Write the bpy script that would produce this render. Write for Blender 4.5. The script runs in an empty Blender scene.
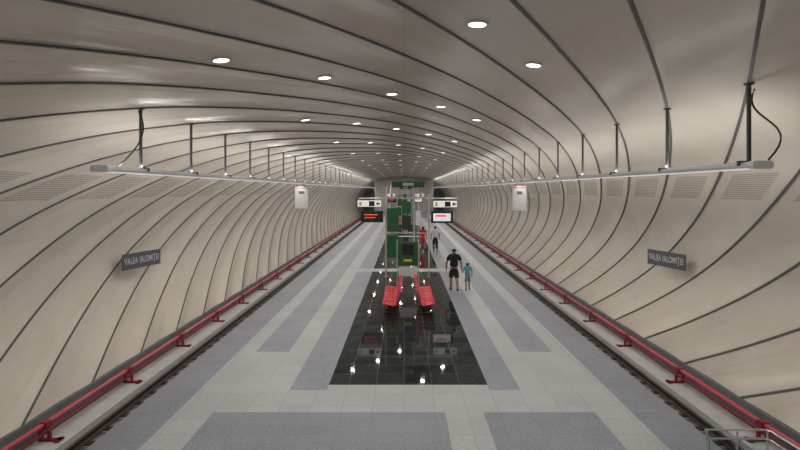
import bpy, bmesh, math, random, bisect
from mathutils import Vector, Matrix
random.seed(3)
S = bpy.context.scene
COL = S.collection
CAMH = 4.2
F = 524.0
# ------------------------------------------------------------------ materials
def newmat(name):
    m = bpy.data.materials.new(name); m.use_nodes = True
    nt = m.node_tree; b = nt.nodes["Principled BSDF"]
    return m, nt, b
def mat(name, col, rough=0.5, metal=0.0, noise=0.12, nscale=6.0, bump=0.0, emit=None, estr=0, trans=None):
    m, nt, b = newmat(name)
    tc = nt.nodes.new("ShaderNodeTexCoord")
    n = nt.nodes.new("ShaderNodeTexNoise"); n.inputs["Scale"].default_value = nscale; n.inputs["Detail"].default_value = 4
    nt.links.new(tc.outputs["Object"], n.inputs["Vector"])
    mx = nt.nodes.new("ShaderNodeMix"); mx.data_type = 'RGBA'
    a = [max(0, c*(1-noise)) for c in col]; c2 = [min(1, c*(1+noise)) for c in col]
    mx.inputs[6].default_value = (*a, 1); mx.inputs[7].default_value = (*c2, 1)
    nt.links.new(n.outputs["Fac"], mx.inputs[0]); nt.links.new(mx.outputs[2], b.inputs["Base Color"])
    b.inputs["Roughness"].default_value = rough; b.inputs["Metallic"].default_value = metal
    if bump:
        bp = nt.nodes.new("ShaderNodeBump"); bp.inputs["Strength"].default_value = bump; bp.inputs["Distance"].default_value = 0.02
        nt.links.new(n.outputs["Fac"], bp.inputs["Height"]); nt.links.new(bp.outputs[0], b.inputs["Normal"])
    if emit:
        b.inputs["Emission Color"].default_value = (*emit, 1); b.inputs["Emission Strength"].default_value = estr
    if trans: b.inputs["Transmission Weight"].default_value = trans
    return m
def tilemat(name, col, mortar, w, h, rough, var=0.05, msize=0.005, off=0.0, speck=0.0, spec=.5):
    m, nt, b = newmat(name)
    tc = nt.nodes.new("ShaderNodeTexCoord")
    br = nt.nodes.new("ShaderNodeTexBrick")
    br.inputs["Scale"].default_value = 1; br.inputs["Brick Width"].default_value = w; br.inputs["Row Height"].default_value = h
    br.inputs["Mortar Size"].default_value = msize; br.offset = off
    br.inputs["Color1"].default_value = (*[c*(1-var) for c in col], 1); br.inputs["Color2"].default_value = (*[min(1, c*(1+var)) for c in col], 1)
    br.inputs["Mortar"].default_value = (*mortar, 1)
    nt.links.new(tc.outputs["Object"], br.inputs["Vector"])
    n = nt.nodes.new("ShaderNodeTexNoise"); n.inputs["Scale"].default_value = 26; n.inputs["Detail"].default_value = 6
    n2 = nt.nodes.new("ShaderNodeTexNoise"); n2.inputs["Scale"].default_value = 0.5; n2.inputs["Detail"].default_value = 3
    nt.links.new(tc.outputs["Object"], n.inputs["Vector"]); nt.links.new(tc.outputs["Object"], n2.inputs["Vector"])
    mr = nt.nodes.new("ShaderNodeMapRange"); mr.inputs[1].default_value = .3; mr.inputs[2].default_value = .7
    mr.inputs[3].default_value = 1-speck; mr.inputs[4].default_value = 1+speck
    nt.links.new(n.outputs["Fac"], mr.inputs[0])
    mr2 = nt.nodes.new("ShaderNodeMapRange"); mr2.inputs[1].default_value = .3; mr2.inputs[2].default_value = .7
    mr2.inputs[3].default_value = .92; mr2.inputs[4].default_value = 1.08
    nt.links.new(n2.outputs["Fac"], mr2.inputs[0])
    mm = nt.nodes.new("ShaderNodeMath"); mm.operation = 'MULTIPLY'
    nt.links.new(mr.outputs[0], mm.inputs[0]); nt.links.new(mr2.outputs[0], mm.inputs[1])
    vm = nt.nodes.new("ShaderNodeVectorMath"); vm.operation = 'SCALE'
    nt.links.new(br.outputs["Color"], vm.inputs[0]); nt.links.new(mm.outputs[0], vm.inputs["Scale"])
    nt.links.new(vm.outputs[0], b.inputs["Base Color"])
    b.inputs["Roughness"].default_value = rough; b.inputs["Specular IOR Level"].default_value = spec
    return m

M_beige = tilemat("pale_granite_tiles", (.42,.425,.435), (.31,.315,.325), .6, .6, .42, speck=.18, msize=.007)
M_grey = tilemat("blue_grey_granite_tiles", (.235,.25,.295), (.19,.205,.245), .6, .3, .45, speck=.28)
M_greydk = tilemat("dark_blue_grey_granite_tiles", (.25,.265,.31), (.20,.215,.255), .3, .3, .45, speck=.28)
M_edge = tilemat("platform_edge_tiles", (.24,.25,.285), (.18,.185,.21), .3, .9, .5, speck=.2)
M_black = tilemat("polished_black_granite", (.026,.030,.030), (.10,.105,.10), .6, .6, .035, var=.4, msize=.007, speck=.9, spec=.09)
M_conc = mat("track_concrete", (.40,.39,.38), .85, noise=.25, nscale=2.5, bump=.4)
M_bed = mat("track_bed_concrete", (.36,.345,.33), .95, noise=.35, nscale=5, bump=.6)
M_concl = mat("light_walkway_concrete", (.56,.555,.56), .8, noise=.2, nscale=3)
M_dkconc = mat("grey_concrete_upstand", (.15,.155,.17), .8, noise=.3, nscale=3, bump=.3)
M_rib = mat("grey_rib_metal", (.13,.128,.13), .45, .2)
M_rod = mat("dark_grey_rod_metal", (.09,.09,.095), .4, .3)
M_steel = mat("rail_steel", (.055,.038,.033), .55, .3, noise=.3)
M_railtop = mat("rail_running_surface", (.13,.10,.095), .35, .6)
M_red = mat("crimson_rail_cover", (.50,.035,.075), .35, noise=.15)
M_reddk = mat("dark_red_bracket", (.24,.012,.025), .5, noise=.25)
M_seat = mat("red_perforated_metal", (.70,.018,.045), .3, noise=.05)
M_inox = mat("brushed_stainless", (.62,.62,.63), .3, .8)
M_alu = mat("white_aluminium_housing", (.74,.75,.77), .35, .1)
M_diff = mat("opal_diffuser", (.8,.82,.84), .4, emit=(.95,.97,1), estr=.4)
M_dark = mat("black_plastic", (.012,.012,.014), .4)
M_green = mat("green_panel", (.018,.115,.035), .4)
M_greend = mat("dark_green_panel", (.01,.05,.03), .4)
M_white = mat("white_panel", (.62,.62,.61), .4)
M_cap = mat("bright_end_cap", (.85,.86,.86), .4)
M_lens = mat("downlight_lens", (1,1,1), .4, emit=(1,.95,.86), estr=5)
M_ring = mat("downlight_ring", (.75,.73,.7), .4)
M_signbg = mat("slate_grey_sign_plate", (.10,.105,.12), .45)
M_signtx = mat("pale_lettering", (.52,.53,.54), .4)
M_cable = mat("dark_cable", (.03,.02,.018), .6)
M_orange = mat("orange_cable", (.14,.04,.025), .6)
M_sw = mat("lit_white_sign", (.8,.8,.78), .5, emit=(1,.98,.92), estr=.35)
M_yel = mat("yellow_marking", (.7,.5,.05), .5)
M_redled = mat("red_display_text", (.6,.05,.03), .5, emit=(1,.10,.04), estr=.7)
M_screen = mat("lit_white_screen", (.6,.62,.65), .5, emit=(.85,.9,1), estr=.5)
M_glass, nt, b = newmat("clear_glass")
b.inputs["Transmission Weight"].default_value = 1; b.inputs["Roughness"].default_value = .02; b.inputs["Base Color"].default_value = (.75,.9,.86,1); b.inputs["IOR"].default_value = 1.3

def panelmat(name, col, rough, metal, perf, nstr=.5):
    m, nt, b = newmat(name)
    N = nt.nodes.new; L = nt.links.new
    uv = N("ShaderNodeUVMap"); uv.uv_map = "UVMap"
    sp = N("ShaderNodeSeparateXYZ"); L(uv.outputs[0], sp.inputs[0])
    fl = N("ShaderNodeMath"); fl.operation = 'FLOOR'; L(sp.outputs[0], fl.inputs[0])
    wn = N("ShaderNodeTexWhiteNoise"); wn.noise_dimensions = '1D'; L(fl.outputs[0], wn.inputs["W"])
    tc = N("ShaderNodeTexCoord")
    n = N("ShaderNodeTexNoise"); n.inputs["Scale"].default_value = .45; n.inputs["Detail"].default_value = 5; n.inputs["Roughness"].default_value = .6
    L(tc.outputs["Object"], n.inputs["Vector"])
    a1 = N("ShaderNodeMapRange"); a1.inputs[3].default_value = .95; a1.inputs[4].default_value = 1.05; L(wn.outputs["Value"], a1.inputs[0])
    a2 = N("ShaderNodeMapRange"); a2.inputs[1].default_value = .3; a2.inputs[2].default_value = .7; a2.inputs[3].default_value = .92; a2.inputs[4].default_value = 1.06; L(n.outputs["Fac"], a2.inputs[0])
    mu = N("ShaderNodeMath"); mu.operation = 'MULTIPLY'; L(a1.outputs[0], mu.inputs[0]); L(a2.outputs[0], mu.inputs[1])
    v = N("ShaderNodeMath"); v.operation = 'MULTIPLY_ADD'; v.inputs[1].default_value = 1/2.4; v.inputs[2].default_value = 50
    L(sp.outputs[1], v.inputs[0])
    vf = N("ShaderNodeMath"); vf.operation = 'FRACT'; L(v.outputs[0], vf.inputs[0])
    vl = N("ShaderNodeMath"); vl.operation = 'LESS_THAN'; vl.inputs[1].default_value = .006; L(vf.outputs[0], vl.inputs[0])
    vj = N("ShaderNodeMath"); vj.operation = 'MULTIPLY_ADD'; vj.inputs[1].default_value = -.12; vj.inputs[2].default_value = 1; L(vl.outputs[0], vj.inputs[0])
    mu2 = N("ShaderNodeMath"); mu2.operation = 'MULTIPLY'; L(mu.outputs[0], mu2.inputs[0]); L(vj.outputs[0], mu2.inputs[1])
    last = mu2
    if perf:
        s1, s2 = perf
        fr = N("ShaderNodeMath"); fr.operation = 'FRACT'; L(sp.outputs[0], fr.inputs[0])
        def cmp(src, lo, hi):
            x = N("ShaderNodeMath"); x.operation = 'GREATER_THAN'; x.inputs[1].default_value = lo; L(src, x.inputs[0])
            y = N("ShaderNodeMath"); y.operation = 'LESS_THAN'; y.inputs[1].default_value = hi; L(src, y.inputs[0])
            z = N("ShaderNodeMath"); z.operation = 'MULTIPLY'; L(x.outputs[0], z.inputs[0]); L(y.outputs[0], z.inputs[1]); return z
        ab = N("ShaderNodeMath"); ab.operation = 'ABSOLUTE'; L(sp.outputs[1], ab.inputs[0])
        c1 = cmp(fr.outputs[0], .2, .8); c2 = cmp(ab.outputs[0], s1, s2)
        sa = N("ShaderNodeMath"); sa.operation = 'MULTIPLY'; sa.inputs[1].default_value = 2.45*math.pi/.085; L(sp.outputs[0], sa.inputs[0])
        sb = N("ShaderNodeMath"); sb.operation = 'MULTIPLY'; sb.inputs[1].default_value = math.pi/.06; L(sp.outputs[1], sb.inputs[0])
        s_a = N("ShaderNodeMath"); s_a.operation = 'SINE'; L(sa.outputs[0], s_a.inputs[0])
        s_b = N("ShaderNodeMath"); s_b.operation = 'SINE'; L(sb.outputs[0], s_b.inputs[0])
        pr = N("ShaderNodeMath"); pr.operation = 'MULTIPLY'; L(s_a.outputs[0], pr.inputs[0]); L(s_b.outputs[0], pr.inputs[1])
        pa = N("ShaderNodeMath"); pa.operation = 'ABSOLUTE'; L(pr.outputs[0], pa.inputs[0])
        gt = N("ShaderNodeMath"); gt.operation = 'GREATER_THAN'; gt.inputs[1].default_value = .4; L(pa.outputs[0], gt.inputs[0])
        m1 = N("ShaderNodeMath"); m1.operation = 'MULTIPLY'; L(c1.outputs[0], m1.inputs[0]); L(c2.outputs[0], m1.inputs[1])
        m2 = N("ShaderNodeMath"); m2.operation = 'MULTIPLY'; L(m1.outputs[0], m2.inputs[0]); L(gt.outputs[0], m2.inputs[1])
        m3 = N("ShaderNodeMath"); m3.operation = 'MULTIPLY_ADD'; m3.inputs[1].default_value = -.5; m3.inputs[2].default_value = 1; L(m2.outputs[0], m3.inputs[0])
        m4 = N("ShaderNodeMath"); m4.operation = 'MULTIPLY'; L(last.outputs[0], m4.inputs[0]); L(m3.outputs[0], m4.inputs[1]); last = m4
    vm = N("ShaderNodeVectorMath"); vm.operation = 'SCALE'; vm.inputs[0].default_value = col; L(last.outputs[0], vm.inputs["Scale"])
    L(vm.outputs[0], b.inputs["Base Color"])
    b.inputs["Roughness"].default_value = rough; b.inputs["Metallic"].default_value = metal
    n3 = N("ShaderNodeTexNoise"); n3.inputs["Scale"].default_value = .8; n3.inputs["Detail"].default_value = 2; n3.inputs["Distortion"].default_value = .4
    mp = N("ShaderNodeMapping"); mp.inputs["Scale"].default_value = (1.0,.45,.45)
    cb = N("ShaderNodeCombineXYZ")
    px = N("ShaderNodeMath"); px.operation = 'MULTIPLY'; px.inputs[1].default_value = 2.45; L(sp.outputs[0], px.inputs[0])
    L(px.outputs[0], cb.inputs[0]); L(sp.outputs[1], cb.inputs[1]); L(wn.outputs["Value"], cb.inputs[2])
    L(cb.outputs[0], mp.inputs[0]); L(mp.outputs[0], n3.inputs["Vector"])
    bp = N("ShaderNodeBump"); bp.inputs["Strength"].default_value = nstr; bp.inputs["Distance"].default_value = .15
    L(n3.outputs["Fac"], bp.inputs["Height"]); L(bp.outputs[0], b.inputs["Normal"])
    b.inputs["Coat Weight"].default_value = .45; b.inputs["Coat Roughness"].default_value = .16
    L(bp.outputs[0], b.inputs["Coat Normal"])
    return m

# ------------------------------------------------------------------ mesh builder
class B:
    def __init__(s): s.v=[]; s.f=[]; s.m=[]; s.mats=[]; s.sm=[]
    def mi(s, m):
        if m not in s.mats: s.mats.append(m)
        return s.mats.index(m)
    def add(s, vs, fs, m, smooth=False):
        o=len(s.v); s.v+= [tuple(v) for v in vs]
        for f in fs: s.f.append([i+o for i in f]); s.m.append(s.mi(m)); s.sm.append(smooth)
    def box(s, c, d, m, rot=None):
        vs=[]
        for x in (-.5,.5):
            for y in (-.5,.5):
                for z in (-.5,.5):
                    p=Vector((x*d[0],y*d[1],z*d[2]))
                    if rot is not None: p=rot@p
                    vs.append(p+Vector(c))
        s.add(vs,[(0,1,3,2),(4,6,7,5),(0,4,5,1),(2,3,7,6),(0,2,6,4),(1,5,7,3)],m)
    def tube(s, pts, r, m, n=10, rr=None):
        pts=[Vector(p) for p in pts]; vs=[]; fs=[]
        for i,p in enumerate(pts):
            t=(pts[min(i+1,len(pts)-1)]-pts[max(i-1,0)]).normalized()
            up=Vector((0,0,1)) if abs(t.z)<.95 else Vector((1,0,0))
            a=t.cross(up).normalized(); b_=t.cross(a).normalized()
            ri = rr[i] if rr else r
            for k in range(n):
                an=2*math.pi*k/n; vs.append(p+a*ri*math.cos(an)+b_*ri*math.sin(an))
        for i in range(len(pts)-1):
            for k in range(n):
                k2=(k+1)%n; fs.append((i*n+k,i*n+k2,(i+1)*n+k2,(i+1)*n+k))
        s.add(vs,fs,m,True)
        s.add(vs[:n],[tuple(reversed(range(n)))],m); s.add(vs[-n:],[tuple(range(n))],m)
    def extr(s, prof, y0, y1, m):
        n=len(prof); vs=[(x,y0,z) for x,z in prof]+[(x,y1,z) for x,z in prof]
        fs=[(k,(k+1)%n,n+(k+1)%n,n+k) for k in range(n)]+[tuple(reversed(range(n))),tuple(range(n,2*n))]
        s.add(vs,fs,m)
    def obj(s, name, parent=None, loc=(0,0,0), bevel=0):
        me=bpy.data.meshes.new(name); me.from_pydata(s.v,[],s.f)
        for m in s.mats: me.materials.append(m)
        for p,mi,sm in zip(me.polygons,s.m,s.sm): p.material_index=mi; p.use_smooth=sm
        bm=bmesh.new(); bm.from_mesh(me); bmesh.ops.recalc_face_normals(bm,faces=bm.faces)
        if bevel:
            bmesh.ops.bevel(bm,geom=list(bm.edges),offset=bevel,segments=2,affect='EDGES',clamp_overlap=True)
        bm.to_mesh(me); bm.free()
        o=bpy.data.objects.new(name,me); o.location=loc; COL.objects.link(o)
        if parent: o.parent=parent
        return o
def tag(o, label, cat, group=None):
    o["label"]=label; o["category"]=cat
    if group: o["group"]=group
    return o
def struct(o, kind="structure"): o["kind"]=kind; return o
def empty(name, loc, label, cat, group=None, rz=0):
    e=bpy.data.objects.new(name,None); e.location=loc; e.rotation_euler=(0,0,rz); e.empty_display_size=.2
    COL.objects.link(e); return tag(e,label,cat,group)
def copytree(root, loc, rz=None):
    r=root.copy(); r.location=loc
    if rz is not None: r.rotation_euler=(0,0,rz)
    COL.objects.link(r)
    def rec(src,dst):
        for c in list(src.children):
            n=c.copy(); n.parent=dst; COL.objects.link(n); rec(c,n)
    rec(root,r); return r
def textmesh(body, size, m, name, parent, loc, rot, ext=.004, width=None):
    cu=bpy.data.curves.new(name+"_c",'FONT'); cu.body=body; cu.size=size; cu.extrude=ext; cu.align_x='CENTER'; cu.align_y='CENTER'; cu.offset=.005; cu.space_character=1.1
    t=bpy.data.objects.new("tmp",cu); COL.objects.link(t)
    bpy.context.view_layer.update()
    me=bpy.data.meshes.new_from_object(t.evaluated_get(bpy.context.evaluated_depsgraph_get()))
    bpy.data.objects.remove(t)
    xs=[v.co.x for v in me.vertices]; w=max(xs)-min(xs)
    if width:
        for v in me.vertices: v.co.x*=width/w
    me.materials.clear(); me.materials.append(m)
    o=bpy.data.objects.new(name,me); COL.objects.link(o); o.parent=parent; o.location=loc; o.rotation_euler=rot
    return o

# ------------------------------------------------------------------ vault profile
CP=[(0,2.36),(1.5,2.30),(3,2.12),(4.2,1.90),(5.2,1.62),(6.3,1.12),(7.3,.38),(8.1,-.6),(8.5,-1.7),(8.55,-2.7),(8.32,-3.8),(7.90,-4.9)]
def cr(p0,p1,p2,p3,t):
    return tuple(.5*((2*b_)+(-a+c)*t+(2*a-5*b_+4*c-d)*t*t+(-a+3*b_-3*c+d)*t**3) for a,b_,c,d in zip(p0,p1,p2,p3))
P=[(-CP[1][0],CP[1][1])]+CP+[(2*CP[-1][0]-CP[-2][0],2*CP[-1][1]-CP[-2][1])]
dense=[]
for i in range(1,len(P)-2):
    for k in range(20): dense.append(cr(P[i-1],P[i],P[i+1],P[i+2],k/20))
dense.append(CP[-1])
cum=[0]
for a,b_ in zip(dense,dense[1:]): cum.append(cum[-1]+math.hypot(b_[0]-a[0],b_[1]-a[1]))
SM=cum[-1]
def prof(s):
    a=abs(s); a=min(a,SM)
    i=min(max(bisect.bisect_right(cum,a)-1,0),len(cum)-2)
    t=(a-cum[i])/(cum[i+1]-cum[i])
    x=dense[i][0]*(1-t)+dense[i+1][0]*t; h=dense[i][1]*(1-t)+dense[i+1][1]*t
    dx=dense[i+1][0]-dense[i][0]; dh=dense[i+1][1]-dense[i][1]; l=math.hypot(dx,dh)
    nx,nh=-dh/l,dx/l
    if s<0: x=-x; nx=-nx
    return x,h+CAMH,nx,nh
def s_of_x(x):
    for i in range(len(dense)-1):
        if dense[i][0]<=abs(x)<=dense[i+1][0]:
            t=(abs(x)-dense[i][0])/(dense[i+1][0]-dense[i][0]); return math.copysign(cum[i]+t*(cum[i+1]-cum[i]),x)
sE=s_of_x(5.2); RS=2.45; A=3.5*RS/sE; KW=1.75
def g(s):
    a=abs(s)
    if a<=sE: return A*s
    d=a-sE; return math.copysign(3.5*RS+KW*d+(A-KW)*(1-math.exp(-d)),s)
Z0=10.35-3.5*RS
BU=.045
def bulge(s,y):
    ph=(y-g(s)-Z0)/RS; return BU*math.sin(math.pi*(ph-math.floor(ph)))
Y0,Y1=-7.0,108.0
s_h=[s for s in [i*.01 for i in range(int(SM*100))] if prof(s)[1]-CAMH<.75][0]
s_p1=[s for s in [i*.01 for i in range(int(SM*100))] if prof(s)[1]-CAMH<.32][0]
s_p2=[s for s in [i*.01 for i in range(int(SM*100))] if prof(s)[1]-CAMH<-.25][0]
NSUB=8
def vault(name, sa, sb, m, ns):
    n0=math.floor((Y0-g(SM)-Z0)/RS)-1; n1=math.ceil((Y1+g(SM)-Z0)/RS)+1
    cols=[q/NSUB for q in range(n0*NSUB,n1*NSUB+1)]
    vs=[];uvs=[]; nc=len(cols)
    for j in range(ns+1):
        s=sa+(sb-sa)*j/ns; x,z,nx,nz=prof(s); gs=g(s)
        for ph in cols:
            y=Z0+ph*RS+gs; yc=min(max(y,Y0),Y1); p2=(yc-gs-Z0)/RS
            bl=BU*math.sin(math.pi*(p2-math.floor(p2+1e-7))) if abs(p2-round(p2))>1e-5 else 0
            vs.append((x+nx*bl,yc,z+nz*bl)); uvs.append((p2+60,s))
    fs=[]
    for j in range(ns):
        for i in range(nc-1):
            q=(j*nc+i,j*nc+i+1,(j+1)*nc+i+1,(j+1)*nc+i)
            yy=[vs[k_][1] for k_ in q]
            if max(yy)-min(yy)<1e-6: continue
            if yy[0]==yy[1] and yy[2]==yy[3]: continue
            fs.append(q)
    me=bpy.data.meshes.new(name); me.from_pydata(vs,[],fs); me.materials.append(m)
    ul=me.uv_layers.new(name="UVMap")
    for l in me.loops: ul.data[l.index].uv=uvs[l.vertex_index]
    for p in me.polygons: p.use_smooth=True
    bm=bmesh.new(); bm.from_mesh(me); bmesh.ops.delete(bm,geom=[v for v in bm.verts if not v.link_faces],context='VERTS'); bm.to_mesh(me); bm.free()
    o=bpy.data.objects.new(name,me); COL.objects.link(o); return struct(o)
M_wall=panelmat("glossy_cream_vault_panels",(.74,.69,.60),.27,.10,(s_p1,s_p2),.32)
vault("ceiling",-s_h,s_h,M_wall,56)
vault("wall_left",-SM,-s_h,M_wall,38)
vault("wall_right",s_h,SM,M_wall,38)
k=0
for n in range(-20,64):
    run=[]
    NS=150
    for j in range(NS+1):
        s=-SM+2*SM*j/NS; y=Z0+n*RS+g(s)
        if -5<y<104: run.append((s,y))
    if len(run)<6: continue
    b_=B(); vs=[];
    for s,y in run:
        x,z,nx,nz=prof(s)
        for dy,dn in ((-.045,.03),(.045,.03),(.045,-.022),(-.045,-.022)): vs.append((x+nx*dn,y+dy,z+nz*dn))
    R=len(run); fs=[(i*4+q,i*4+(q+1)%4,(i+1)*4+(q+1)%4,(i+1)*4+q) for i in range(R-1) for q in range(4)]+[(0,1,2,3),(R*4-4,R*4-3,R*4-2,R*4-1)]
    b_.add(vs,fs,M_rib); k+=1
    struct(b_.obj("trim_%d"%k))

# ------------------------------------------------------------------ floor
PE=5.15
xb=[-PE,-4.85,-4.3,-3.85,-3.6,-3.0,-2.4,-1.62,.78,1.5,1.8,2.45,3.0,3.6,3.85,4.3,4.85,PE]
blacks=[(11.3,27.0),(28.0,47),(48,67),(68,76)]
yb=sorted(set([Y0,2,9.9,11.0,13.6]+[v for p in blacks for v in p]+[80,92]))
b_=B()
def inb(y): return any(a<=y<=c for a,c in blacks)
for j in range(len(yb)-1):
    yc=(yb[j]+yb[j+1])/2
    for i in range(len(xb)-1):
        xc=(xb[i]+xb[i+1])/2; m=M_beige; ax=abs(xc)
        if ax>4.85: m=M_edge
        elif ax>4.3: m=M_grey
        elif ax>3.85: m=M_beige
        elif ax>3.0: m=M_greydk if yc>13.6 else M_beige
        if yc<9.9 and ax<3.6: m = M_beige if .78<xc<1.5 else M_grey
        if yc>11.0 and inb(yc) :
            if -1.62<xc<1.8: m=M_black
            elif -2.4<xc<2.45: m=M_greydk
        if 11.0<yc<11.3 and (-2.4<xc<-1.62 or 1.8<xc<2.45): m=M_greydk
        b_.add([(xb[i],yb[j],0),(xb[i+1],yb[j],0),(xb[i+1],yb[j+1],0),(xb[i],yb[j+1],0)],[(0,1,2,3)],m)
b_.add([(-PE,Y0,-.2),(PE,Y0,-.2),(PE,92,-.2),(-PE,92,-.2)],[(0,1,2,3)],M_conc)
for sx in (-1,1): b_.add([(sx*PE,Y0,-.2),(sx*PE,92,-.2),(sx*PE,92,0),(sx*PE,Y0,0)],[(0,1,2,3)],M_conc)
struct(b_.obj("floor"))
for sx,nm in ((-1,"left"),(1,"right")):
    b_=B(); b_.add([(sx*4.8,Y0,-1.3),(sx*8.1,Y0,-1.3),(sx*8.1,Y1,-1.3),(sx*4.8,Y1,-1.3)],[(0,1,2,3)],M_bed); struct(b_.obj("floor"))
    b_=B(); b_.box((sx*4.9,(Y0+92)/2,-.75),(.1,92-Y0,1.1),M_dkconc); struct(b_.obj("baseboard_"+nm))
    b_=B(); b_.box((sx*7.47,(Y0+Y1)/2,-1.19),(.74,Y1-Y0,.22),M_concl); struct(b_.obj("trim_%d"%(k+1))); k+=1
    b_=B(); b_.box((sx*7.94,(Y0+Y1)/2,-.99),(.2,Y1-Y0,.62),M_dkconc); struct(b_.obj("trim_%d"%(k+1))); k+=1
b_=B(); pts=[]
for i in range(41):
    x=-PE+2*PE*i/40; sx=s_of_x(x) if x else 0; _,z,_,_=prof(sx); pts.append((x,z+.05))
vs=[(x,92,0) for x,_ in pts]+[(x,92,z) for x,z in pts]
b_.add(vs,[(i,i+1,42+i,41+i) for i in range(40)],M_conc); struct(b_.obj("wall_far"))
b_=B(); b_.add([(-9,107.9,-1.3),(9,107.9,-1.3),(9,107.9,7),(-9,107.9,7)],[(0,1,2,3)],M_dkconc); struct(b_.obj("wall_end"))

# ------------------------------------------------------------------ tracks
RAILP=[(-.07,0),(.07,0),(.07,.02),(.014,.04),(.014,.11),(.038,.125),(.038,.155),(-.038,.155),(-.038,.125),(-.014,.11),(-.014,.04),(-.07,.02)]
for sx in (-1,1):
    for rx in (5.40,6.835):
        b_=B(); b_.extr(RAILP,Y0,105,M_steel); b_.box((0,(Y0+105)/2,.156),(.05,105-Y0,.004),M_railtop)
        o=b_.obj("running_rail",loc=(sx*rx,0,-1.2)); tag(o,"brown steel running rail fastened along the sunken track bed","rail","running rails")
b_=B(); b_.box((0,0,.035),(1.86,.24,.07),M_conc)
for rx in (-.7175,.7175):
    b_.box((rx,0,.083),(.38,.17,.026),M_steel)
    for d in (-.13,.13): b_.tube([(rx+d,0,.07),(rx+d,0,.0985)],.025,M_steel,6)
sl=b_.obj("sleeper",loc=(-6.1175,7,-1.3)); tag(sl,"grey concrete sleeper with rusty rail fasteners under the track","railway sleeper","track sleepers")
for sx in (-1,1):
    for i in range(115):
        if sx==-1 and i==0: continue
        o=sl.copy(); o.location=(sx*6.1175,7+i*.7,-1.3); COL.objects.link(o)
for sx in (-1,1):
    e=empty("third_rail",(sx*7.56,0,-1.3),"crimson covered power rail on dark red brackets beside the track","third rail","power rails")
    b_=B(); b_.extr([(-.055,.55),(.055,.55),(.055,.60),(.035,.62),(-.035,.62),(-.055,.60)],Y0,104,M_red)
    b_.obj("cover",e)
    b_=B(); b_.extr([(-sx*.07-.02,.40),(-sx*.07+.02,.40),(-sx*.07+.02,.44),(-sx*.07-.02,.44)],Y0,104,M_reddk); b_.obj("conductor_bar",e)
    base=None
    for i in range(29):
        y=7.7+3.33*i
        if base is None:
            b_=B(); i_=-sx
            b_.box((i_*.12,0,.245),(.46,.10,.04),M_reddk); b_.box((i_*.30,0,.245),(.10,.20,.04),M_reddk)
            b_.box((i_*.10,0,.33),(.05,.08,.2),M_reddk); b_.box((-i_*.08,0,.40),(.04,.10,.33),M_reddk)
            b_.box((i_*.0,0,.50),(.20,.10,.04),M_reddk); b_.box((i_*.08,0,.56),(.02,.20,.12),M_reddk)
            b_.box((0,0,.630),(.14,.18,.014),M_reddk)
            base=b_.obj("bracket",e,(0,y,0)); base["label"]="dark red bolted bracket"
        else:
            o=base.copy(); o.location=(0,y,0); o.parent=e; COL.objects.link(o)

# ------------------------------------------------------------------ luminaire runs
def arealight(name, loc, rot, sx_, sy_, P, col=(1,.97,.93), spread=math.pi, shape='RECTANGLE', parent=None):
    l=bpy.data.lights.new(name,'AREA'); l.shape=shape; l.size=sx_
    if shape!='DISK': l.size_y=sy_
    l.energy=P; l.color=col; l.spread=spread
    o=bpy.data.objects.new(name,l); o.location=loc; o.rotation_euler=rot; COL.objects.link(o)
    if parent: o.parent=parent
    return o
def luminaire(sx, yn):
    e=empty("suspended_luminaire",(sx*5.2,0,CAMH+.37),"long flat pale aluminium light trunking hung on dark rods","light fixture","suspended light trunkings")
    b_=B(); b_.extr([(-.15,.015),(-.15,-.01),(-.12,-.045),(.12,-.045),(.15,-.01),(.15,.015),(.12,.045),(-.12,.045)],yn,96,M_alu); b_.obj("housing",e)
    b_=B(); b_.extr([(-.09,-.047),(-.075,-.06),(.075,-.06),(.09,-.047)],yn+.05,95.9,M_diff); b_.obj("diffuser",e)
    b_=B(); b_.extr([(-.155,.02),(-.155,-.02),(-.125,-.062),(.125,-.062),(.155,-.02),(.155,.02),(.125,.055),(-.125,.055)],yn-.12,yn,M_cap); b_.obj("end_cap",e)
    _,zc,_,_=prof(s_of_x(5.2)); top=zc-(CAMH+.37)
    hg=None
    for i in range(36):
        y=7.9+RS*i
        if y<yn: continue
        if hg is None:
            b_=B(); b_.box((0,0,(top+.06)/2),(.045,.045,top-.06),M_rod); b_.box((0,0,.058),(.32,.07,.02),M_rod); b_.box((-.158,0,.03),(.012,.07,.07),M_rod); b_.box((.158,0,.03),(.012,.07,.07),M_rod)
            b_.box((0,0,top-.02),(.1,.1,.03),M_rod)
            hg=b_.obj("hanger",e,(0,y,0))
        else:
            o=hg.copy(); o.location=(0,y,0); o.parent=e; COL.objects.link(o)
    ya=yn+.3; y1=92; L=y1-ya
    arealight("wash_lamp",(0,(y1+ya)/2,-.068),(0,math.radians(-sx*26),0),.11,L,800,parent=e)
    arealight("added_ceiling_fill",(-sx*.02,(y1+ya)/2,.075),(0,math.pi+math.radians(sx*60),0),.08,L,590,parent=e)  # added fill light aimed at the crown to brighten the ceiling, no fitting there
luminaire(-1,9.05); luminaire(1,7.7)
def bez(p0,p1,p2,p3,n=16):
    out=[]
    for i in range(n+1):
        t=i/n; out.append(tuple((1-t)**3*a+3*(1-t)**2*t*b2+3*(1-t)*t*t*c+t**3*d for a,b2,c,d in zip(p0,p1,p2,p3)))
    return out
b_=B(); b_.tube(bez((-5.22,10.3,5.75),(-4.9,10.2,5.3),(-5.1,9.9,4.9),(-5.25,9.6,4.63)),.013,M_cable,6)
tag(b_.obj("power_cable"),"thin black cable looping from ceiling rib to luminaire","cable")
b_=B(); b_.tube(bez((5.22,7.8,5.70),(4.95,7.8,5.2),(5.95,7.7,5.25),(5.3,7.62,4.64)),.015,M_orange,6)
tag(b_.obj("power_cable"),"brown-orange cable looping down to the luminaire end","cable")

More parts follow.
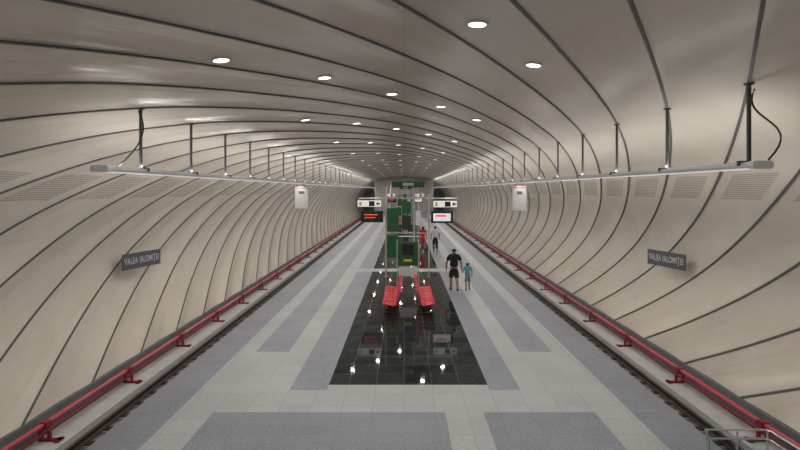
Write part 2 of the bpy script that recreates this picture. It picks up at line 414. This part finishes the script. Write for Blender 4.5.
# ------------------------------------------------------------------ downlights
e0=empty("downlight",(0,0,0),"round recessed ceiling downlight glowing warm white","ceiling light","recessed downlights")
b_=B(); n=20; vs=[]
for r,z in ((.165,0.03),(.165,-.008),(.135,-.012),(.125,0)):
    vs+=[(r*math.cos(2*math.pi*i/n),r*math.sin(2*math.pi*i/n),z) for i in range(n)]
b_.add(vs,[(q*n+i,q*n+(i+1)%n,(q+1)*n+(i+1)%n,(q+1)*n+i) for q in range(3) for i in range(n)],M_ring,True); b_.obj("trim_ring",e0)
b_=B(); b_.add([(.125*math.cos(2*math.pi*i/n),.125*math.sin(2*math.pi*i/n),-.004) for i in range(n)],[tuple(reversed(range(n)))],M_lens); b_.obj("lens",e0)
arealight("lamp",(0,0,-.012),(0,0,0),.2,.2,28,(1,.955,.89),math.radians(165),'DISK',e0)
first=True
for X,y0 in ((-3.0,8.6),(-1.63,10.75),(-.3,12.95),(1.04,7.45),(2.32,9.4)):
    for i in range(-2,12):
        y=y0+7.35*i
        if y<-4 or y>90: continue
        s=s_of_x(X); x,z,nx,nz=prof(s); d=bulge(s,y)-.02
        loc=(x+nx*d,y,z+nz*d)
        if first: r=e0; r.location=loc; first=False
        else: r=copytree(e0,loc)
        r.rotation_euler=(0,math.atan2(nx,nz),0)

# ------------------------------------------------------------------ station name signs
for sx in (-1,1):
    # plate stands off the curved wall, turned slightly towards the platform end
    e=empty("station_name_sign",(sx*8.12,16.25,2.05),"slate grey plate with pale letters reading VALEA IALOMIȚEI","sign","station name signs",rz=math.radians(12.7)*sx)
    b_=B(); b_.box((0,0,0),(.02,1.66,.48),M_signbg); b_.obj("plate",e)
    for y,l in ((-.6,.25),(.6,.50)):
        b_=B(); b_.tube([(sx*.01,y,.1),(sx*l,y,.1)],.016,M_inox,8); b_.obj("wall_bracket",e)
    rz=math.pi/2 if sx<0 else -math.pi/2
    textmesh("VALEA IALOMIȚEI",.27,M_signtx,"lettering",e,(-sx*.012,0,0),(math.pi/2,0,rz),width=1.5)

for X,y,w in ((-5.2,26.6,.66),(5.2,23.6,.62)):
    e=empty("hanging_sign",(X,y,CAMH-.93),"small white vertical sign hung below the light trunking","sign","hanging white signs")
    b_=B(); b_.box((0,0,.55),(w,.05,1.1),M_white); b_.obj("panel",e)
    b_=B(); b_.box((0,-.027,.8),(w*.4,.004,.14),M_rib); b_.obj("marking",e)
    b_=B(); b_.box((0,-.027,1.03),(w*.9,.004,.04),M_seat); b_.obj("red_stripe",e)
    for d in (-.2,.2):
        b_=B(); b_.tube([(d,0,1.1),(d*.4,0,1.24)],.012,M_rib,6); b_.obj("hanger",e)

# ------------------------------------------------------------------ benches
def bench_master(loc, rz):
    e=empty("bench",loc,"row of six red perforated metal seats on dark legs","bench","red platform benches",rz)
    b_=B(); b_.box((-.05,0,.35),(.06,3.3,.06),M_reddk); b_.obj("beam",e)
    lg=B()
    lg.box((-.05,0,.18),(.045,.045,.30),M_dark); lg.box((-.02,0,.015),(.42,.05,.03),M_dark)
    l=lg.obj("leg",e,(0,-1.1,0))
    for yy in (0,1.1):
        o=l.copy(); o.location=(0,yy,0); o.parent=e; COL.objects.link(o)
    pr=[(.29,.34),(.285,.40),(.25,.445),(.16,.45),(.04,.42),(-.08,.40),(-.15,.415),(-.19,.48),(-.215,.60),(-.245,.74),(-.28,.86),(-.31,.90),(-.335,.895)]
    sb=B(); vs=[]; W=.238; cols=10
    for side in (0,1):
        for i,(x,z) in enumerate(pr):
            wi=W*(1-.15*(i/(len(pr)-1))**3) if i>6 else W*(1-.1*(1-i/6)**2)
            for c in range(cols+1):
                u=c/cols*2-1; dip=.035*(1-u*u)
                th=.025*side
                back=x<-.17
                vs.append((x-(dip+th if back else 0),u*wi,z-(0 if back else dip+th)))
    n=cols+1; m_=len(pr); fs=[]
    for side in (0,1):
        o_=side*n*m_
        for i in range(m_-1):
            for c in range(cols): fs.append((o_+i*n+c,o_+i*n+c+1,o_+(i+1)*n+c+1,o_+(i+1)*n+c))
    for i in range(m_-1):
        for c in (0,cols): fs.append((i*n+c,(i+1)*n+c,n*m_+(i+1)*n+c,n*m_+i*n+c))
    for c in range(cols):
        for i in (0,m_-1): fs.append((i*n+c,i*n+c+1,n*m_+i*n+c+1,n*m_+i*n+c))
    sb.add(vs,fs,M_seat,True)
    s0=None
    for i in range(6):
        y=-1.425+.57*i
        if s0 is None: s0=sb.obj("seat",e,(0,y,0))
        else:
            o=s0.copy(); o.location=(0,y,0); o.parent=e; COL.objects.link(o)
    ar=B()
    ar.tube([(-.2,0,.40),(-.19,0,.60),(.16,0,.60),(.22,0,.42)],.014,M_seat,8)
    a0=ar.obj("armrest",e,(0,-1.71,0))
    for yy in (1.71,):
        o=a0.copy(); o.location=(0,yy,0); o.parent=e; COL.objects.link(o)
    return e
bl=bench_master((-.44,18.9,0),math.pi); br=copytree(bl,(.76,18.9,0),0)
copytree(bl,(-.44,60.5,0),math.pi); copytree(bl,(.76,60.5,0),0)

# ------------------------------------------------------------------ info stand + gantry
def stand(y):
    e=empty("information_stand",(.16,y,0),"green notice board on slim stainless posts between the benches","information stand","platform information stands")
    for x in (-.44,.44):
        b_=B(); b_.tube([(x,0,0),(x,0,2.15)],.022,M_inox,12); b_.tube([(x,0,0),(x,0,.015)],.07,M_inox,12); b_.obj("post",e)
    b_=B(); b_.box((0,0,1.58),(.82,.08,.96),M_green); b_.obj("board",e,bevel=.008)
    b_=B(); b_.box((0,-.043,1.75),(.46,.006,.44),M_dark); b_.obj("display",e)
    b_=B(); b_.box((0,-.043,1.30),(.34,.006,.10),M_yel); b_.obj("notice",e)
    b_=B(); b_.box((0,0,.84),(.76,.04,.38),M_alu); b_.obj("lower_panel",e)
    return e
s1=stand(21.6)
def gantry(y):
    e=empty("sign_gantry",(0,y,0),"stainless post frame with tall green panels beside the seats","sign frame","platform sign frames")
    for x in (-.87,.48,1.2):
        pb=B(); pb.tube([(x,0,0),(x,0,4.35 if x<1 else 4.0)],.035,M_inox,12); pb.tube([(x,0,0),(x,0,.02)],.07,M_inox,12); pb.obj("post",e)
    b_=B(); b_.tube([(-2.2,0,3.80),(2.6,0,3.80)],.03,M_inox,10); b_.obj("crossbar",e)
    b_=B(); b_.tube([(-.87,0,2.12),(1.2,0,2.12)],.02,M_inox,10); b_.obj("crossbar",e)
    for (x0,x1,z0,z1,m) in ((-.82,-.25,2.2,3.32,M_green),(-.82,-.25,.95,2.02,M_green),(-.1,.34,2.3,2.95,M_greend),(-.1,.34,3.05,3.65,M_green),(.56,.8,2.5,3.2,M_alu)):
        pb=B(); pb.box(((x0+x1)/2,0,(z0+z1)/2),(x1-x0,.07,z1-z0),m)
        pb.box(((x0+x1)/2,-.036,(z0+z1)/2),(x1-x0-.08,.006,z1-z0-.1),m); pb.obj("panel",e)
    return e
g1=gantry(25.3)
def board(X,y,z,w,h,kind):
    nm={"led":"departure_display","scr":"departure_display","dir":"direction_sign","exit":"exit_sign"}[kind]
    lb={"led":"black display box with red lit text","scr":"black framed white screen with red content","dir":"white illuminated direction sign with black and yellow pictograms","exit":"dark green exit sign reading IEȘIRE above the frame"}[kind]
    e=empty(nm,(X,y,z),lb,"sign" if kind in("dir","exit") else "display",{"dir":"direction signs","led":"departure displays","scr":"departure displays"}.get(kind))
    M0={"led":M_dark,"scr":M_dark,"dir":M_sw,"exit":M_greend}[kind]
    b_=B(); b_.box((0,0,0),(w,.12,h),M0); b_.obj("casing",e,bevel=.01)
    if kind=="led":
        b_=B(); b_.box((-.05,-.065,h*.18),(w*.62,.005,h*.09),M_redled); b_.obj("lit_text",e)
        b_=B(); b_.box((-.1,-.065,-h*.08),(w*.5,.005,h*.08),M_redled); b_.obj("lit_text",e)
    if kind=="scr":
        b_=B(); b_.box((0,-.065,0),(w*.8,.005,h*.66),M_screen); b_.obj("screen",e)
        b_=B(); b_.box((-w*.05,-.069,h*.12),(w*.5,.004,h*.16),M_redled); b_.obj("lit_text",e)
    if kind=="dir":
        b_=B(); b_.box((w*.10,-.064,0),(w*.24,.006,h*.8),M_dark); b_.obj("pictogram",e)
        b_=B(); b_.box((-w*.38,-.064,0),(w*.1,.006,h*.6),M_yel); b_.obj("pictogram",e)
        b_=B(); b_.add([(w*.28,-.067,0),(w*.38,-.067,h*.3),(w*.38,-.067,.03),(w*.46,-.067,.03),(w*.46,-.067,-.03),(w*.38,-.067,-.03),(w*.38,-.067,-h*.3)],[(0,1,2,5,6),(2,3,4,5)],M_dark); b_.obj("arrow",e)
    if kind=="exit":
        textmesh("IEȘIRE",h*.6,M_alu,"lettering",e,(0,-.066,0),(math.pi/2,0,0))
    for d in ((-w*.35,w*.35) if kind!="exit" else (-.5,.6)):
        b_=B(); b_.box((d,.062,0 if kind=="exit" else h*.3),(.04,.02,h*.3),M_inox); b_.obj("mount",e)
    return e
GY=25.3
def hh(y): return CAMH-(y-190)*GY/F
bs=[board(-1.53,GY-.145,hh(216.5),1.06,.54,"led"),board(1.82,GY-.145,hh(217),1.04,.56,"scr"),
    board(-1.66,GY-.145,hh(203.5),1.12,.30,"dir"),board(1.98,GY-.145,hh(204),1.12,.30,"dir"),
    board(.2,GY-.145,hh(184.5),1.55,.29,"exit")]
for dy in (41,):
    copytree(s1,(.16,21.6+dy,0)); copytree(g1,(0,25.3+dy,0))
    for o in bs: copytree(o,(o.location.x,o.location.y+dy,o.location.z))

# ------------------------------------------------------------------ far staircase
e=empty("staircase",(0,76.5,0),"grey granite staircase rising at the end of the platform","stairs")
b_=B()
for i in range(24): b_.box((0,.15+i*.32,(i+1)*.16/2),(4.2,.32,(i+1)*.16),M_greydk)
b_.obj("flight",e)
for sx in (-1,1):
    b_=B(); b_.tube([(sx*2.15,0,1.0),(sx*2.15,7.6,4.9)],.035,M_inox,8)
    for i in range(6): b_.tube([(sx*2.15,.1+1.5*i,.0),(sx*2.15,.1+1.5*i,1.05+.77*i)],.025,M_inox,8)
    b_.obj("handrail",e)

# ------------------------------------------------------------------ glass balustrade near camera
e=empty("glass_balustrade",(4.42,6.95,0),"glass balustrade with slim shiny steel posts and handrails","railing")
pts=[(-.40,0),(.0,0),(.40,0),(.44,-.8)]
for x,y in pts:
    b_=B(); b_.tube([(x,y,0),(x,y,1.0)],.013,M_inox,10); b_.tube([(x,y,0),(x,y,.015)],.05,M_inox,10); b_.obj("post",e)
for z in (1.02,.90):
    b_=B(); b_.tube([(-.43,0,z),(.36,0,z),(.41,-.05,z),(.44,-.8,z)],.013,M_inox,10); b_.obj("handrail",e)
b_=B(); b_.box((-.20,.0,.5),(.34,.012,.84),M_glass); b_.obj("glass_pane",e)
b_=B(); b_.box((.20,.0,.5),(.34,.012,.84),M_glass); b_.obj("glass_pane",e)

# ------------------------------------------------------------------ people
def skinmesh(name, chains, m, parent, lvl=2, loc=(0,0,0), sc=1.0):
    bm=bmesh.new(); L=bm.verts.layers.skin.verify(); d={}
    for ci,ch in enumerate(chains):
        prev=None
        for (p,r) in ch:
            key=tuple(round(c,4) for c in p)
            if key not in d:
                v=bm.verts.new(p); rr=(r,r) if not isinstance(r,tuple) else r
                f=sc if max(rr)>.02 else 1.0
                v[L].radius=(rr[0]*f,rr[1]*f); d[key]=v
            v=d[key]
            if prev is not None and prev is not v:
                if not bm.edges.get((prev,v)): bm.edges.new((prev,v))
            prev=v
    bm.verts.ensure_lookup_table()
    seen=set()
    for v in bm.verts:
        if v in seen: continue
        v[L].use_root=True; st=[v]
        while st:
            a=st.pop()
            if a in seen: continue
            seen.add(a)
            for ed in a.link_edges: st.append(ed.other_vert(a))
    me=bpy.data.meshes.new(name+"_s"); bm.to_mesh(me); bm.free()
    t=bpy.data.objects.new("tmp",me); COL.objects.link(t)
    sk=t.modifiers.new("sk",'SKIN'); sk.use_smooth_shade=True; sk.branch_smoothing=.3
    ss=t.modifiers.new("ss",'SUBSURF'); ss.levels=lvl; ss.render_levels=lvl
    bpy.context.view_layer.update()
    me2=bpy.data.meshes.new_from_object(t.evaluated_get(bpy.context.evaluated_depsgraph_get()))
    bpy.data.objects.remove(t)
    me2.materials.clear(); me2.materials.append(m)
    for p in me2.polygons: p.use_smooth=True; p.material_index=0
    o=bpy.data.objects.new(name,me2); COL.objects.link(o); o.parent=parent; o.location=loc
    return o
def ell(name, c, r, m, parent, n=16):
    b_=B(); vs=[]; fs=[]
    for i in range(n+1):
        th=math.pi*i/n
        for j in range(n):
            ph=2*math.pi*j/n
            vs.append((c[0]+r[0]*math.sin(th)*math.cos(ph),c[1]+r[1]*math.sin(th)*math.sin(ph),c[2]+r[2]*math.cos(th)))
    for i in range(n):
        for j in range(n): fs.append((i*n+j,i*n+(j+1)%n,(i+1)*n+(j+1)%n,(i+1)*n+j))
    b_.add(vs,fs,m,True); return b_.obj(name,parent)
M_skin=mat("skin",(.36,.20,.14),.55,noise=.06); M_hair=mat("dark_hair",(.015,.011,.009),.6,noise=.4,nscale=60)
M_shoe=mat("dark_shoes",(.02,.02,.022),.5); M_eye=mat("eye",(.03,.02,.015),.2); M_lip=mat("lips",(.3,.09,.08),.5)
def hand(w, dirv, side, k):
    w=Vector(w); d=Vector(dirv).normalized(); t=Vector(side).normalized(); c=d.cross(t).normalized()
    palm=w+d*.075*k; out=[[(tuple(w),.026*k),(tuple(palm),.034*k)]]
    base=w+d*.085*k
    for i,(o,l) in enumerate(((.027,.066),(.009,.076),(-.009,.071),(-.026,.055))):
        a=base+t*o*k; b1=a+d*l*.5*k+c*.004*k; b2=b1+d*l*.42*k+c*.018*k
        out.append([(tuple(a),.0105*k),(tuple(b1),.0095*k),(tuple(b2),.0075*k)])
    a=w+d*.03*k+t*.02*k; b1=a+t*.03*k+d*.03*k; b2=b1+d*.03*k+t*.006*k
    out.append([(tuple(a),.013*k),(tuple(b1),.011*k),(tuple(b2),.009*k)])
    return out
def person(X,Y,H,label,shirt,bottom,arms,legs,long_trousers=False,dress=False,longhair=False,shoe=None,rz=0,child=False,bulk=1.0):
    e=empty("person",(X,Y,0),label,"person",None,rz); k=H/1.75
    hk = 1.22 if child else 1.0
    def V(x,y,z): return (x*k,y*k,z*k)
    hz=1.74-.13*hk
    chains=[[(V(0,0,.95),(.12*k,.095*k)),(V(0,0,1.12),(.105*k,.085*k)),(V(0,0,1.33),(.13*k,.09*k)),(V(0,0,1.46),.062*k),(V(0,.01,1.52),.05*k),(V(0,.02,hz-.07),.06*k*hk),(V(0,.02,hz),.083*k*hk),(V(0,.015,hz+.07),.066*k*hk)]]
    hands=[]
    for sx,key in ((-1,'L'),(1,'R')):
        el,wr=arms[key]
        chains.append([(V(0,0,1.33),0),(V(sx*.16,0,1.41),.055*k),(V(*el),.042*k),(V(*wr),.027*k)])
        d=(Vector(wr)-Vector(el)).normalized()
        hands+=hand(V(*wr),d,(-sx*.3,1,0),k)
        kn,an=legs[key]
        toe=(an[0]+sx*.02,an[1]+.16,.035)
        chains.append([(V(0,0,.95),0),(V(sx*.09,0,.88),.085*k),(V(*kn),.056*k),(V((kn[0]+an[0])/2,(kn[1]+an[1])/2-.015,(kn[2]+an[2])/2+.08),.058*k),(V(an[0],an[1],max(an[2],.09)),.036*k),(V(*toe),.03*k)])
    chains=chains+hands[:]
    body=skinmesh("body",chains,M_skin,e,sc=1.15)
    fy=.02+.083*hk
    ell("nose",V(0,fy+.012,hz-.01),V(.012,.02,.02),M_skin,e,n=8)
    for sx in (-1,1):
        ell("eye",V(sx*.03,fy-.002,hz+.012),V(.012,.008,.007),M_eye,e,n=8)
        ell("ear",V(sx*.09*hk,.015,hz),V(.012,.022,.032),M_skin,e,n=8)
    ell("mouth",V(0,fy+.0,hz-.05),V(.024,.006,.006),M_lip,e,n=8)
    skinmesh("hair",[[(V(0,-.02,hz-.04),.066*k*hk),(V(0,-.025,hz+.02),.092*k*hk),(V(0,-.01,hz+.075),.082*k*hk)]] if not longhair else
                [[(V(0,-.06,1.36),.05*k),(V(0,-.055,1.5),.07*k),(V(0,-.03,hz),.094*k),(V(0,-.01,hz+.075),.082*k)]],M_hair,e,sc=1.08)
    tz=.90
    sh=[[(V(0,0,tz),(.155*k,.125*k)),(V(0,0,1.1),(.148*k,.118*k)),(V(0,0,1.33),(.168*k,.12*k)),(V(0,0,1.475),.066*k)]]
    for sx,key in ((-1,'L'),(1,'R')):
        el,wr=arms[key]; sp=Vector((sx*.175,0,1.405)); ev=Vector(el); q=sp.lerp(ev,.8)
        sh.append([(V(0,0,1.33),0),(V(*sp),.076*k),(V(*q),.062*k)])
    skinmesh("shirt" if not dress else "blouse",sh,shirt,e,sc=1.2*bulk)
    if dress:
        skinmesh("skirt",[[(V(0,0,1.02),.13*k),(V(0,0,.85),.165*k),(V(0,0,.5),.19*k)]],bottom,e,sc=1.1)
    else:
        bt=[[(V(0,0,1.0),(.135*k,.112*k)),(V(0,0,.93),(.145*k,.12*k))]]
        for sx,key in ((-1,'L'),(1,'R')):
            kn,an=legs[key]; kv=Vector(kn); av=Vector(an)
            hp=Vector((sx*.092,0,.86))
            if long_trousers:
                bt.append([(V(0,0,.93),0),(V(*hp),.105*k),(V(*kv),.078*k),(V(av.x,av.y,av.z+.03),.062*k)])
            else:
                q=kv+Vector((0,0,-.03)); bt.append([(V(0,0,.93),0),(V(*hp),.105*k),(V(*q),.09*k)])
        skinmesh("trousers" if long_trousers else "shorts",bt,bottom,e,sc=1.15*bulk)
    for sx,key in ((-1,'L'),(1,'R')):
        kn,an=legs[key]
        skinmesh("shoe",[[(V(an[0],an[1]-.05,.05),.048*k),(V(an[0]+sx*.01,an[1]+.06,.05),.05*k),(V(an[0]+sx*.02,an[1]+.17,.042),.04*k)]],shoe or M_shoe,e)
    return e
M_blk=mat("black_cotton",(.012,.012,.014),.85); M_dks=mat("charcoal_cotton",(.022,.022,.026),.85)
M_teal=mat("teal_cotton",(.06,.38,.38),.8); M_tealp=mat("pale_teal_patterned_cotton",(.18,.32,.36),.8,noise=.6,nscale=25)
M_wht=mat("pale_grey_cotton",(.62,.63,.65),.8); M_nav=mat("dark_navy_trousers",(.02,.022,.03),.8); M_redc=mat("red_cotton",(.6,.03,.025),.8)
walk1={'L':((-.11,.10,.50),(-.12,.10,.09)),'R':((.11,-.01,.49),(.12,-.22,.12))}
walk2={'L':((-.10,-.01,.49),(-.11,-.20,.12)),'R':((.10,.10,.50),(.11,.10,.09))}
person(2.10,22.0,1.80,"man in black t-shirt and dark shorts holding a child's hand",M_blk,M_dks,
       {'L':((-.30,-.03,1.14),(-.31,.06,.90)),'R':((.29,-.02,1.14),(.31,.04,.88))},walk1,rz=0,bulk=1.06)
person(2.67,22.0,1.2,"small child in teal t-shirt and patterned shorts",M_teal,M_tealp,
       {'L':((-.25,.0,1.22),(-.31,.04,1.10)),'R':((.27,-.02,1.15),(.27,.05,.91))},walk2,child=True)
person(2.15,36.0,1.78,"man in pale grey shirt and dark trousers walking away",M_wht,M_nav,
       {'L':((-.28,-.03,1.14),(-.28,.06,.90)),'R':((.28,-.04,1.14),(.28,.02,.88))},walk2,long_trousers=True,bulk=1.05)
person(1.33,36.8,1.7,"woman in red dress with long dark hair walking away",M_redc,M_redc,
       {'L':((-.26,-.03,1.14),(-.27,.04,.90)),'R':((.26,-.02,1.14),(.27,.06,.88))},walk1,dress=True,longhair=True)

# ------------------------------------------------------------------ world, camera
w=bpy.data.worlds.new("World"); S.world=w; w.use_nodes=True
w.node_tree.nodes["Background"].inputs[0].default_value=(.95,.95,1,1); w.node_tree.nodes["Background"].inputs[1].default_value=.4
cam=bpy.data.cameras.new("Camera"); co=bpy.data.objects.new("Camera",cam); COL.objects.link(co)
co.location=(0,0,CAMH); co.rotation_euler=(math.pi/2,0,0)
cam.sensor_width=36; cam.lens=36*F/800; cam.shift_x=-4/800; cam.shift_y=-35/800; cam.clip_end=300
S.camera=co
S.view_settings.view_transform='Standard'; S.view_settings.exposure=0
